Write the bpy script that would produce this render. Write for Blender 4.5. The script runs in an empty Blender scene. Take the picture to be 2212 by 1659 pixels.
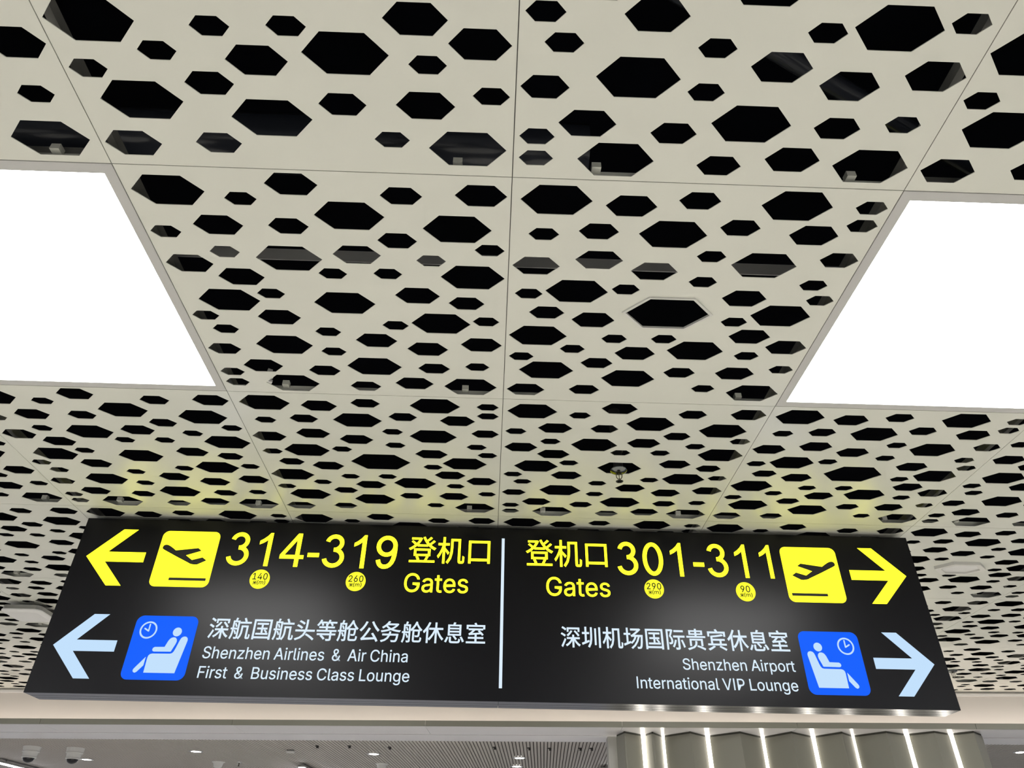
import bpy, bmesh, math
from mathutils import Matrix, Vector
from mathutils.geometry import tessellate_polygon, delaunay_2d_cdt

S = bpy.context.scene
COL = S.collection

# ------------------------------------------------------------------ camera, world, exposure
T = 1.2                      # ceiling module
ZC = 3.3794                  # underside of the perforated ceiling
cam_d = bpy.data.cameras.new('camera')
cam = bpy.data.objects.new('camera', cam_d)
COL.objects.link(cam)
cam_d.sensor_width = 36.0
cam_d.lens = 36.0 * 1569.824 / 2212.0
cam_d.clip_start = 0.05
cam_d.clip_end = 200
_R = ((0.99938886, -0.02829521, -0.02052527), (-0.03307768, -0.57562322, -0.81704576), (0.01130366, 0.81722536, -0.57620737))
_m = Matrix(_R).to_4x4()
_m.translation = (-0.02819, -1.43753, 1.6)
cam.matrix_world = _m
S.camera = cam

w = bpy.data.worlds.new('world')
S.world = w
w.use_nodes = True
w.node_tree.nodes['Background'].inputs[0].default_value = (0.86, 0.90, 1.0, 1)
w.node_tree.nodes['Background'].inputs[1].default_value = 0.42
S.view_settings.view_transform = 'Standard'
S.view_settings.look = 'None'
S.view_settings.gamma = 1.0
S.view_settings.use_curve_mapping = False
S.view_settings.exposure = 0.0
S.cycles.max_bounces = 6
S.cycles.diffuse_bounces = 4
S.cycles.glossy_bounces = 3
S.cycles.transmission_bounces = 2
S.cycles.adaptive_threshold = 0.025

PANEL_LIGHT = 13.4           # radiance of the square ceiling light panels

# ------------------------------------------------------------------ materials
def mat(name, col, rough=0.5, metal=0.0, spec=0.5, emit=None, estr=1.0, vary=0.0, vscale=6.0, bump=0.0, bscale=200.0, aniso=0.0):
    m = bpy.data.materials.new(name)
    m.use_nodes = True
    nt = m.node_tree
    b = nt.nodes['Principled BSDF']
    b.inputs['Base Color'].default_value = (*col, 1)
    b.inputs['Roughness'].default_value = rough
    b.inputs['Metallic'].default_value = metal
    b.inputs['Specular IOR Level'].default_value = spec
    b.inputs['Anisotropic'].default_value = aniso
    if emit:
        b.inputs['Emission Color'].default_value = (*emit, 1)
        b.inputs['Emission Strength'].default_value = estr
    if vary or bump:
        tc = nt.nodes.new('ShaderNodeTexCoord')
    if vary:
        n = nt.nodes.new('ShaderNodeTexNoise')
        n.inputs['Scale'].default_value = vscale
        n.inputs['Detail'].default_value = 5
        r = nt.nodes.new('ShaderNodeValToRGB')
        r.color_ramp.elements[0].position = 0.3
        r.color_ramp.elements[1].position = 0.7
        r.color_ramp.elements[0].color = (*[c * (1 - vary) for c in col], 1)
        r.color_ramp.elements[1].color = (*[min(1, c * (1 + vary)) for c in col], 1)
        nt.links.new(tc.outputs['Object'], n.inputs['Vector'])
        nt.links.new(n.outputs['Fac'], r.inputs['Fac'])
        nt.links.new(r.outputs['Color'], b.inputs['Base Color'])
    if bump:
        n2 = nt.nodes.new('ShaderNodeTexNoise')
        n2.inputs['Scale'].default_value = bscale
        bp = nt.nodes.new('ShaderNodeBump')
        bp.inputs['Strength'].default_value = bump
        bp.inputs['Distance'].default_value = 0.001
        nt.links.new(tc.outputs['Object'], n2.inputs['Vector'])
        nt.links.new(n2.outputs['Fac'], bp.inputs['Height'])
        nt.links.new(bp.outputs['Normal'], b.inputs['Normal'])
    return m

M_TILE = mat('white_powder_coat', (0.81, 0.82, 0.745), 0.27, vary=0.018, vscale=2.5)
M_BACK = mat('unpainted_panel_back', (0.26, 0.26, 0.25), 0.6)
M_FRAME = mat('light_frame_paint', (0.62, 0.62, 0.61), 0.5)
M_DIFF = mat('light_diffuser', (0.9, 0.9, 0.9), 0.6, emit=(1.0, 0.99, 0.975), estr=PANEL_LIGHT)
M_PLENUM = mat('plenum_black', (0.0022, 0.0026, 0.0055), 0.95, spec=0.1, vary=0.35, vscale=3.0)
M_CHANNEL = mat('galvanised_channel', (0.30, 0.30, 0.28), 0.5, metal=0.3)
M_DUCT = mat('duct_wrap', (0.045, 0.05, 0.065), 0.2)
M_FACE = mat('black_acrylic', (0.002, 0.002, 0.004), 0.32, spec=0.28)
M_CASE = mat('black_case', (0.012, 0.012, 0.014), 0.4)
M_STEEL = mat('brushed_steel', (0.17, 0.17, 0.21), 0.2, metal=1.0)
M_YEL = mat('lit_yellow', (0.004, 0.004, 0.004), 0.6, spec=0.1, emit=(1.0, 0.97, 0.016), estr=2.6)
M_PLATE = mat('lit_yellow_plate', (0.004, 0.004, 0.004), 0.6, spec=0.1, emit=(1.0, 0.97, 0.022), estr=1.8)
M_BADGE = mat('lit_yellow_badge', (0.004, 0.004, 0.004), 0.6, spec=0.1, emit=(1.0, 0.97, 0.03), estr=1.2)
M_WHT = mat('lit_white', (0.004, 0.004, 0.004), 0.6, spec=0.1, emit=(0.55, 0.76, 0.99), estr=0.98)
M_WTX = mat('lit_white_text', (0.004, 0.004, 0.004), 0.6, spec=0.1, emit=(0.74, 0.88, 1.0), estr=0.98)
M_BLU = mat('lit_blue', (0.004, 0.004, 0.004), 0.6, spec=0.1, emit=(0.0, 0.115, 1.0), estr=1.0)
M_INK = mat('print_black', (0.006, 0.006, 0.004), 0.6)
M_BADGE_INK = mat('print_dark_green', (0.02, 0.035, 0.004), 0.6)
M_FASCIA = mat('fascia_paint', (0.70, 0.68, 0.64), 0.6, vary=0.012, vscale=1.5)
M_LIP = mat('lip_paint', (0.24, 0.235, 0.195), 0.55)
M_SOFFIT = mat('soffit_paint', (0.88, 0.86, 0.89), 0.25)
M_REVEAL = mat('dark_reveal', (0.05, 0.05, 0.04), 0.7)
M_PLEAT = mat('pleat_paint', (0.225, 0.22, 0.185), 0.45, vary=0.015, vscale=2.0)
M_JAMB = mat('jamb_paint', (0.42, 0.42, 0.40), 0.55)
M_LED = mat('led_strip', (0.9, 0.9, 0.85), 0.5, emit=(1.0, 0.94, 0.80), estr=8.0)
M_COVE = mat('cove_led', (0.9, 0.85, 0.8), 0.5, emit=(1.0, 0.86, 0.77), estr=13.0)
M_SLAT = mat('slat_paint', (0.56, 0.53, 0.515), 0.7, spec=0.2)
M_SLATGAP = mat('slat_backing', (0.045, 0.042, 0.04), 0.8)
M_LAMP = mat('lamp_lens', (0.9, 0.9, 0.9), 0.5, emit=(1.0, 0.96, 0.88), estr=25.0)
M_TUBE = mat('tube_lens', (0.9, 0.9, 0.9), 0.5, emit=(0.93, 0.96, 1.0), estr=60.0)
M_WPLASTIC = mat('white_plastic', (0.84, 0.84, 0.83), 0.4)
M_GPLASTIC = mat('grey_plastic', (0.32, 0.32, 0.30), 0.45)
M_DOME = mat('smoked_dome', (0.012, 0.012, 0.018), 0.08)
M_CHROME = mat('chrome', (0.75, 0.75, 0.72), 0.12, metal=1.0)
M_DKCHROME = mat('dark_chrome', (0.20, 0.21, 0.21), 0.16, metal=1.0)
M_BRASS = mat('dark_brass', (0.10, 0.09, 0.06), 0.35, metal=0.8)
M_DKPLASTIC = mat('dark_fitting', (0.05, 0.05, 0.05), 0.5)
M_RING = mat('trim_ring', (0.74, 0.735, 0.70), 0.45)
M_FLOOR = mat('pale_stone_floor', (0.60, 0.57, 0.52), 0.28, vary=0.05, vscale=0.8)

# ------------------------------------------------------------------ mesh helpers
class MB:
    """collects vertices and faces for one mesh"""
    def __init__(s):
        s.v, s.f = [], []
    def poly(s, pts):
        n = len(s.v)
        s.v += [tuple(p) for p in pts]
        s.f.append(tuple(range(n, n + len(pts))))
    def box(s, a, b):
        x0, y0, z0 = a
        x1, y1, z1 = b
        s.prism([(x0, y0), (x1, y0), (x1, y1), (x0, y1)], z0, z1)
        return s
    def prism(s, pts, z0, z1):
        n, k = len(s.v), len(pts)
        s.v += [(x, y, z0) for x, y in pts] + [(x, y, z1) for x, y in pts]
        s.f.append(tuple(range(n + k - 1, n - 1, -1)))
        s.f.append(tuple(range(n + k, n + 2 * k)))
        for i in range(k):
            j = (i + 1) % k
            s.f.append((n + i, n + j, n + k + j, n + k + i))
        return s
    def lathe(s, prof, c=(0, 0, 0), n=24):
        """prof: list of (radius, z), revolved about z"""
        b = len(s.v)
        for r, z in prof:
            for i in range(n):
                a = 2 * math.pi * i / n
                s.v.append((c[0] + r * math.cos(a), c[1] + r * math.sin(a), c[2] + z))
        for k in range(len(prof) - 1):
            for i in range(n):
                j = (i + 1) % n
                s.f.append((b + k * n + i, b + k * n + j, b + (k + 1) * n + j, b + (k + 1) * n + i))
        s.f.append(tuple(b + i for i in range(n)))
        s.f.append(tuple(b + (len(prof) - 1) * n + i for i in range(n - 1, -1, -1)))
        return s
    def tube(s, path, r, n=10):
        P = [Vector(p) for p in path]
        b = len(s.v)
        for i, p in enumerate(P):
            t = (P[min(i + 1, len(P) - 1)] - P[max(i - 1, 0)]).normalized()
            u = t.cross(Vector((0.31, 0.2, 0.93)))
            u = u.normalized()
            q = t.cross(u)
            for k in range(n):
                a = 2 * math.pi * k / n
                s.v.append(tuple(p + (u * math.cos(a) + q * math.sin(a)) * r))
        for i in range(len(P) - 1):
            for k in range(n):
                j = (k + 1) % n
                s.f.append((b + i * n + k, b + i * n + j, b + (i + 1) * n + j, b + (i + 1) * n + k))
        s.f.append(tuple(b + k for k in range(n - 1, -1, -1)))
        s.f.append(tuple(b + (len(P) - 1) * n + k for k in range(n)))
        return s
    def mesh(s, name, m, smooth=False, m2=None, m2_faces=()):
        me = bpy.data.meshes.new(name)
        me.from_pydata(s.v, [], s.f)
        me.materials.append(m)
        if m2:
            me.materials.append(m2)
            for i in m2_faces:
                me.polygons[i].material_index = 1
        if smooth:
            me.polygons.foreach_set('use_smooth', [True] * len(me.polygons))
            try:
                me.set_sharp_from_angle(angle=math.radians(40))
            except Exception:
                pass
        me.update()
        return me
    def obj(s, name, m, parent=None, smooth=False):
        return link(name, s.mesh(name, m, smooth), parent)

def link(name, me, parent=None):
    o = bpy.data.objects.new(name, me)
    COL.objects.link(o)
    if parent:
        o.parent = parent
    return o

def thing(name, label, cat, loc=(0, 0, 0), rz=0.0, group=None):
    o = bpy.data.objects.new(name, None)
    o.empty_display_size = 0.1
    COL.objects.link(o)
    o.location = loc
    o.rotation_euler = (0, 0, rz)
    return tag(o, label, cat, group)

def tag(o, label, cat, group=None):
    o['label'] = label
    o['category'] = cat
    if group:
        o['group'] = group
    return o

def struct(o):
    o['kind'] = 'structure'
    return o

# ------------------------------------------------------------------ frame of the slightly turned rear wall
TH = -0.06856
WO = (0.0, 6.7119)
def wl(s_, d, z=0.0):
    """rear-wall coordinates (along, behind, up) to the world"""
    return (WO[0] + s_ * math.cos(TH) - d * math.sin(TH), WO[1] + s_ * math.sin(TH) + d * math.cos(TH), z)
def place_wall(o, s_=0.0, d=0.0, z=0.0):
    o.location = wl(s_, d, z)
    o.rotation_euler = (0, 0, TH)
    return o

# ================================================================== LARGE STRUCTURE
fl = MB().box((-30, -30, -0.1), (30, 40, 0.0)).obj('floor', M_FLOOR)
struct(fl)

# dark void above the ceiling: soffit slab, sides added to keep light out
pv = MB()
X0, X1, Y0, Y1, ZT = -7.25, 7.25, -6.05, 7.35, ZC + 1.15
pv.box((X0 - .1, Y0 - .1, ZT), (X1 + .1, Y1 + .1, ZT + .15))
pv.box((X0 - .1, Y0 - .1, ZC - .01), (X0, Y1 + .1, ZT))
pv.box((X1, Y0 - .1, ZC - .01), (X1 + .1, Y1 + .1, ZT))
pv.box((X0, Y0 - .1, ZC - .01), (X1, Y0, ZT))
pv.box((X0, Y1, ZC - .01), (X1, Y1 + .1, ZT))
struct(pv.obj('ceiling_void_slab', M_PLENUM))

# ---- perforated panels
# hexagon pattern of one panel: centre u, v and circumradius, thousandths of the module
HEX = [(118, 69, 95), (316, 81, 69), (491, 56, 56), (748, 63, 95), (944, 61, 43), (945, 123, 43), (93, 189, 43), (242, 173, 56),
       (446, 176, 95), (622, 144, 56), (829, 163, 69), (79, 312, 69), (257, 281, 69), (422, 320, 69), (572, 254, 43), (730, 283, 95),
       (935, 253, 56), (207, 415, 95), (64, 431, 43), (352, 400, 43), (573, 358, 43), (901, 358, 43), (498, 500, 95), (715, 424, 69),
       (945, 423, 43), (124, 515, 56), (272, 544, 69), (715, 534, 43), (850, 499, 95), (104, 630, 95), (352, 635, 43), (513, 629, 43),
       (785, 604, 69), (222, 694, 43), (432, 709, 69), (628, 686, 95), (920, 654, 69), (805, 705, 43), (55, 742, 43), (144, 817, 95),
       (312, 768, 56), (432, 853, 95), (603, 810, 56), (794, 806, 69), (945, 776, 43), (79, 936, 69), (287, 927, 56), (566, 954, 69),
       (708, 901, 43), (889, 921, 95)]
CENTRE = 22
def hexagon(x, y, r):
    # flattened hexagon: half height 0.512 of the half width
    return [(x + r * a, y + r * b_) for a, b_ in ((1, 0), (.5, .512), (-.5, .512), (-1, 0), (-.5, -.512), (.5, -.512))]

def panel_mesh(turned, centre_r, cut=None):
    """one square panel with its hexagonal holes and upstand edges; cut = (y at left, y at right) trims the far side"""
    g = 0.0014
    yl, yr = cut if cut else (T - g, T - g)
    outer = [(g, g), (T - g, g), (T - g, yr), (g, yl)]
    holes = []
    for k, (u, v, r) in enumerate(HEX):
        r = r * 0.001 - 0.0003
        if k == CENTRE:
            if centre_r == 0:
                continue
            r = centre_r
        x, y = u * T / 1000, v * T / 1000
        if turned:
            x, y = T - x, T - y
        h = hexagon(x, y, r * T)
        if any(py > yl + (yr - yl) * px / T - 0.012 for px, py in h):
            continue
        holes.append(h)
    loops = [outer] + holes
    flat = [p for l in loops for p in l]
    ed, o = [], 0
    for l in loops:
        ed += [(o + i, o + (i + 1) % len(l)) for i in range(len(l))]
        o += len(l)
    cdt = delaunay_2d_cdt([Vector(p) for p in flat], ed, [], 1, 1e-6)
    assert len(cdt[0]) == len(flat)
    order = [cdt[3][i][0] for i in range(len(flat))]
    tri = []
    boxes = [(h[3][0], h[0][0], h[4][1], h[1][1], h) for h in holes]
    for t in cdt[2]:
        t = tuple(order[i] for i in t)
        x, y = sum(flat[i][0] for i in t) / 3, sum(flat[i][1] for i in t) / 3
        if any(a < x < b_ and c < y < d and (abs(x - (a + b_) / 2) / (b_ - a) + abs(y - (c + d) / 2) / (d - c) * .5 < .5) for a, b_, c, d, h in boxes):
            continue
        tri.append(t)
    b = MB()
    th = 0.0025
    n = len(flat)
    back = []
    b.v = [(x, y, 0.0) for x, y in flat] + [(x, y, th) for x, y in flat]
    for t in tri:
        a, c, d = [flat[i] for i in t]
        cw = (c[0] - a[0]) * (d[1] - a[1]) - (c[1] - a[1]) * (d[0] - a[0]) > 0
        t = tuple(t)
        dn = t[::-1] if cw else t
        b.f.append(dn)
        back.append(len(b.f))
        b.f.append(tuple(i + n for i in dn[::-1]))
    o = 0
    for l in loops:
        k = len(l)
        for i in range(k):
            j = (i + 1) % k
            b.f.append((o + i, o + j, n + o + j, n + o + i))
        o += k
    # upstand flanges
    nf = len(b.f)
    H = 0.036
    q = 0.0016
    HS = 0.014
    b.box((g, g, th), (T - g, g + q, HS))
    b.box((g, g, th), (g + q, min(yl, yr), HS))
    b.box((T - g - q, g, th), (T - g, min(yl, yr), HS))
    dark_end = len(b.f)
    if not cut:
        b.box((g, T - g - q, th), (T - g, T - g, H))
        # stiffening clips folded over the far flange
        for cx in (0.20, 0.85):
            b.box((cx * T, T - 0.03, H - 0.012), (cx * T + 0.028, T - 0.004, H + 0.010))
    # the unpainted back and upstands are darker than the face
    return b.mesh('ceiling_panel', M_TILE, False, M_BACK, back + list(range(nf, dark_end)))

# concealed carrier channels over the panel joints: the ceiling itself
cb = MB()
for c in range(-6, 7):
    cb.box((c * T - 0.012, -6.0, ZC + 0.05), (c * T + 0.012, 7.2 if c < 0 else 6.7, ZC + 0.085))
ceiling = struct(cb.obj('ceiling', M_CHANNEL))
# cross channels a hand above the panels, visible through the holes
for y, zb, hh in ((0.505, ZC + 0.12, 0.055), (-3.1, ZC + 0.12, 0.055)):
    o = MB().box((-2.3, y, zb), (2.3, y + 0.003, zb + hh)).obj('cross_channel', M_FRAME, ceiling)

LIGHT_COLS, LIGHT_ROWS = (-5, -2, 1, 4), (-3, 0, 3)
BIG = {(0, 0): 0.1305, (-1, 1): 0.126, (1, 1): 0.126, (2, 2): 0.0, (-1, -1): 0.126}
cache = {}
for col in range(-6, 6):
    for row in range(-5, 6):
        if col in LIGHT_COLS and row in LIGHT_ROWS:
            continue
        turned = (col + row) % 2 != 0
        cr = BIG.get((col, row), 0.0947)
        cut = None
        if row == 5:
            e = lambda x: WO[1] + math.tan(TH) * x - 5 * T - 0.012
            cut = (min(e(col * T), T - 0.0014), min(e((col + 1) * T), T - 0.0014))
            me = panel_mesh(turned, cr, cut)
        else:
            if (turned, cr) not in cache:
                cache[(turned, cr)] = panel_mesh(turned, cr)
            me = cache[(turned, cr)]
        o = link('ceiling_panel', me, ceiling)
        o.location = (col * T, row * T, ZC)

# ---- rear bulkhead: fascia, lit cove ledge, soffit
wb = MB().box((-9.5, 0, 3.0), (9.5, 0.06, ZC)).obj('wall_back', M_FASCIA)
struct(place_wall(wb))
ve = MB().box((-9.0, 0.0, ZC), (9.0, 0.06, ZT)).obj('ceiling_void_light_stop', M_PLENUM)  # black closure added to stop rear hall light leaking into the void
struct(place_wall(ve))
t1 = MB().box((-9.5, -0.016, 3.335), (9.5, 0.0, 3.360)).obj('trim_1', M_WPLASTIC)
struct(place_wall(t1))

led = MB()
led.box((-9.5, -0.28, 2.9872), (9.5, 0.0, 2.992))
ledge = struct(place_wall(led.obj('trim_2', M_FASCIA)))
JO = [-9.5, -8.45, -6.5, -4.56, -2.58, -0.63, 1.325, 3.03, 4.74, 6.7, 8.6, 9.5]
for a, b_ in zip(JO[:-1], JO[1:]):
    k = MB()
    k.box((a + 0.002, -0.30, 2.975), (b_ - 0.002, -0.284, 3.026))
    k.obj('lip_panel', M_LIP, ledge)
    k = MB()
    k.box((a + 0.002, -0.283, 2.975), (b_ - 0.002, 0.155, 2.985))
    k.obj('soffit_panel', M_SOFFIT, ledge)
t3 = MB().box((-9.5, 0.165, 2.972), (9.5, 0.54, 2.985)).obj('trim_3', M_SOFFIT)
struct(place_wall(t3))
t4 = MB().box((-9.5, 0.54, 3.02), (9.5, 0.66, 3.03)).obj('trim_4', M_REVEAL)
struct(place_wall(t4))
t5 = MB().box((-9.5, 0.62, 2.990), (9.5, 0.645, 3.02)).obj('trim_5', M_WPLASTIC)
struct(place_wall(t5))
o = MB().box((-9.4, -0.16, 2.9925), (9.4, -0.14, 3.000)).obj('cove_light_strip', M_COVE)
place_wall(o)
tag(o, 'warm light strip hidden in the cove ledge below the beige fascia', 'light strip')

# ---- slatted metal ceiling of the hall behind
zl = 3.012
rb = struct(place_wall(MB().box((-9.5, 0.66, zl + 0.012), (9.5, 8.0, zl + 0.05)).obj('ceiling_rear', M_SLATGAP)))
sl = MB()
k = -9.4
while k < 9.4:
    sl.box((k, 0.66, zl), (k + 0.029, 6.5, zl + 0.012))
    k += 0.040
so = sl.obj('slat', M_SLAT, rb)
so['kind'] = 'stuff'

# ---- pleated wall with light strips in its valleys
PL = [(1.296, 0.11), (1.362, -0.095), 'v', (1.545, 0.06), (1.588, 0.06), (1.644, -0.078), 'v', (1.765, 0.12), (1.793, 0.12), (2.018, -0.106),
      'v', (2.208, 0.10), (2.252, 0.10), (2.51, -0.121), 'v', (2.781, 0.14), (2.815, 0.14), (3.013, -0.136), 'v', (3.274, 0.095), (3.316, 0.095),
      (3.504, -0.14), 'v', (3.668, 0.05), (3.694, 0.05), (3.92, -0.185), 'v', (4.151, -0.05), (4.196, -0.05), (4.376, -0.205), 'v', (4.565, -0.09),
      (4.610, -0.09), (4.749, -0.213), (4.905, -0.05), (4.93, 0.40)]
wp = MB().box((1.30, 0.24, 0.0), (4.90, 0.40, 2.97)).obj('wall_right', M_JAMB)
struct(place_wall(wp))
j = MB().box((1.215, 0.20, 0.0), (1.298, 0.40, 2.9715)).obj('trim_6', M_JAMB)
struct(place_wall(j))
prev, valley = None, False
strips = []
for p_ in PL:
    if p_ == 'v':
        valley = True
        continue
    if prev is not None:
        a, c = Vector(prev), Vector(p_)
        t = (c - a).normalized()
        nn = Vector((t.y, -t.x))
        if valley == 'in':
            strips.append((a, c))
            valley = False
        else:
            back = -nn * 0.012
            MB().prism([tuple(a), tuple(c), tuple(c + back), tuple(a + back)], 0.0, 2.955).obj('pleat_panel', M_PLEAT, wp)
            i1, i2 = -nn * 0.005, -nn * 0.011
            MB().prism([tuple(a + i1), tuple(c + i1), tuple(c + i2), tuple(a + i2)], 2.955, 2.9735).obj('gap_shade_strip', M_REVEAL, wp)  # solid dark strip stands in for shade in the gap under the soffit
        if valley is True:
            valley = 'in'
    prev = p_
ORD = ['first', 'second', 'third', 'fourth', 'fifth', 'sixth', 'seventh', 'eighth']
for i, (a, c) in enumerate(strips):
    t = (c - a).normalized()
    back = Vector((-t.y, t.x)) * 0.02
    ctr = (a + c) / 2
    hw = (c - a).length / 2
    k = MB().box((-hw + 0.003, 0.0, 0.0), (hw - 0.003, 0.018, 2.972))
    o = k.obj('light_strip', M_LED)
    place_wall(o, ctr.x, ctr.y)
    tag(o, 'vertical warm-white light strip, %s from the left in the pleated wall' % ORD[i], 'light strip', 'light strips in the pleated wall')

# ================================================================== CEILING LIGHT PANELS
def light_panel(col, row):
    names = {(-2, 0): 'big square glowing ceiling light panel at the left edge of the photo',
             (1, 0): 'big square glowing ceiling light panel at the right edge of the photo'}
    lab = names.get((col, row), 'square ceiling light panel behind the sign or beyond the picture')
    t = thing('ceiling_light_panel', lab, 'ceiling light', (col * T, row * T, ZC), 0, 'square ceiling light panels')
    return t
W_F, G = 0.0375, 0.002
fr = MB()
for a, b_ in (((G, G), (T - G, W_F)), ((G, T - W_F), (T - G, T - G)), ((G, W_F), (W_F, T - W_F)), ((T - W_F, W_F), (T - G, T - W_F))):
    fr.box((a[0], a[1], 0.0), (b_[0], b_[1], 0.022))
fr_me = fr.mesh('frame', M_FRAME)
df_me = MB().box((W_F, W_F, 0.004), (T - W_F, T - W_F, 0.010)).mesh('diffuser', M_DIFF)
hs = MB()
hs.box((G, G, 0.07), (T - G, T - G, 0.072))
hs.box((G, G, 0.022), (T - G, G + .002, 0.07)); hs.box((G, T - G - .002, 0.022), (T - G, T - G, 0.07))
hs.box((G, G, 0.022), (G + .002, T - G, 0.07)); hs.box((T - G - .002, G, 0.022), (T - G, T - G, 0.07))
hs_me = hs.mesh('housing', M_CHANNEL)
for col in LIGHT_COLS:
    for row in LIGHT_ROWS:
        t = light_panel(col, row)
        for nm, me in (('frame', fr_me), ('diffuser', df_me), ('housing', hs_me)):
            link(nm, me, t)

# ================================================================== HANGING SIGN
SX, SY, SZ = 0.0237, 2.5081, 2.4080          # bottom centre of the front face
SW, SH, SD = 4.6605, 0.9256, 0.157
sign = thing('hanging_sign', 'long black hanging airport sign with lit yellow gate numbers and white lounge directions', 'sign', (SX, SY, SZ))
SK = 1.0218                                   # drawing units to metres
sign.scale = (SK, SK, SK)
hw = SW / 2
k = MB()
k.box((-hw, 0.004, 0.012), (hw, SD, SH))
k.obj('case', M_CASE, sign)
MB().box((-hw, 0.0, 0.0), (hw, 0.004, SH)).obj('front_face', M_FACE, sign)
for a, b_ in ((-hw + 0.001, -0.001), (0.001, hw - 0.001)):
    k = MB()
    k.box((a, 0.0045, 0.0), (b_, 0.060, 0.012))
    k.box((a, 0.060, 0.003), (b_, 0.064, 0.012))
    k.box((a, 0.064, 0.0), (b_, 0.110, 0.012))
    k.box((a, 0.110, 0.003), (b_, 0.114, 0.012))
    k.box((a, 0.114, 0.0), (b_, SD, 0.012))
    k.obj('bottom_plate', M_STEEL, sign)
for x in (-1.9, -0.65, 0.65, 1.9):
    MB().lathe([(0.009, 0.0), (0.009, (ZC + 0.05 - SZ) / SK - SH)], (x, SD - 0.010, SH), 10).obj('hanger_rod', M_BRASS, sign)

FY = -0.0012                                  # lettering stands a millimetre proud of the face
def flat(b, pts, y=FY):
    """a filled 2D outline in sign coordinates"""
    tri = tessellate_polygon([[Vector((p[0], p[1], 0)) for p in pts]])
    n = len(b.v)
    b.v += [(p[0], y, p[1]) for p in pts]
    b.f += [tuple(n + i for i in t) for t in tri]
def plate_pts(x0, x1, z0, z1, r, n=7):
    out = []
    for cx, cz, a0 in ((x1 - r, z1 - r, 0), (x0 + r, z1 - r, 90), (x0 + r, z0 + r, 180), (x1 - r, z0 + r, 270)):
        for i in range(n + 1):
            a = math.radians(a0 + 90 * i / n)
            out.append((cx + r * math.cos(a), cz + r * math.sin(a)))
    return out
def disc_pts(cx, cz, r, n=40):
    return [(cx + r * math.cos(2 * math.pi * i / n), cz + r * math.sin(2 * math.pi * i / n)) for i in range(n)]
def ribbon(b, pts, w, closed=True, y=FY, caps=True):
    n = len(pts)
    for i in range(n if closed else n - 1):
        a, c = Vector(pts[i]), Vector(pts[(i + 1) % n])
        d = c - a
        if d.length < 1e-7:
            continue
        q = Vector((-d.y, d.x)).normalized() * w
        b.poly([(p.x, y, p.y) for p in (a + q, a - q, c - q, c + q)])
    if caps:
        for p in pts:
            b.poly([(p[0] + w * math.cos(m * math.pi / 4), y, p[1] + w * math.sin(m * math.pi / 4)) for m in range(8)])
def smooth_closed(pts, n=5):
    """Catmull-Rom through the points"""
    out, N = [], len(pts)
    for i in range(N):
        p0, p1, p2, p3 = [Vector(pts[(i + j - 1) % N]) for j in range(4)]
        for m in range(n):
            t = m / n
            q = 0.5 * ((2 * p1) + (p2 - p0) * t + (2 * p0 - 5 * p1 + 4 * p2 - p3) * t * t + (3 * p1 - p0 - 3 * p2 + p3) * t ** 3)
            out.append((q.x, q.y))
    return out

def arrow(x, z, sgn, m):
    """tip at (x, z); sgn -1 points left, +1 right"""
    P = [(0, 0), (0.156, 0.160), (0.236, 0.160), (0.109, 0.028), (0.315, 0.028), (0.315, -0.028), (0.109, -0.028), (0.236, -0.160), (0.156, -0.160)]
    b = MB()
    flat(b, [(x - sgn * px, z + pz) for px, pz in P])
    return b.obj('arrow', m, sign)
arrow(-2.266, 0.702, -1, M_YEL)
arrow(-2.270, 0.229, -1, M_WHT)
arrow(2.263, 0.695, 1, M_YEL)
arrow(2.267, 0.221, 1, M_WHT)

PLANE = [(0.024, 0.231), (0.019, 0.222), (0.021, 0.213), (0.033, 0.206), (0.105, 0.171), (0.179, 0.137), (0.190, 0.131), (0.204, 0.128), (0.216, 0.1265),
         (0.228, 0.127), (0.271, 0.150), (0.249, 0.165), (0.195, 0.149), (0.153, 0.177), (0.231, 0.205), (0.213, 0.218), (0.094, 0.202),
         (0.074, 0.216), (0.058, 0.226), (0.045, 0.232), (0.034, 0.234)]
def gate_plate(x0, z0, sgn):
    """yellow plate with a departing aircraft; sgn -1 = nose to the left"""
    s_ = 0.317
    b = MB()
    flat(b, plate_pts(x0, x0 + s_, z0, z0 + s_, 0.034))
    p = b.obj('pictogram_plate', M_PLATE, sign)
    fx = (lambda u: x0 + u) if sgn < 0 else (lambda u: x0 + s_ - u)
    b = MB()
    flat(b, [(fx(u), z0 + v) for u, v in PLANE], FY - 0.0008)
    ribbon(b, [(fx(u), z0 + v) for u, v in PLANE], 0.0014, True, FY - 0.0008)
    b.obj('aircraft_symbol', M_INK, p)
    b = MB()
    flat(b, [(fx(u), z0 + v) for u, v in ((0.099, 0.050), (0.297, 0.050), (0.297, 0.035), (0.099, 0.035))], FY - 0.0008)
    b.obj('runway_bar', M_INK, p)
gate_plate(-1.887, 0.5425, -1)
gate_plate(1.575, 0.5345, 1)

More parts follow.
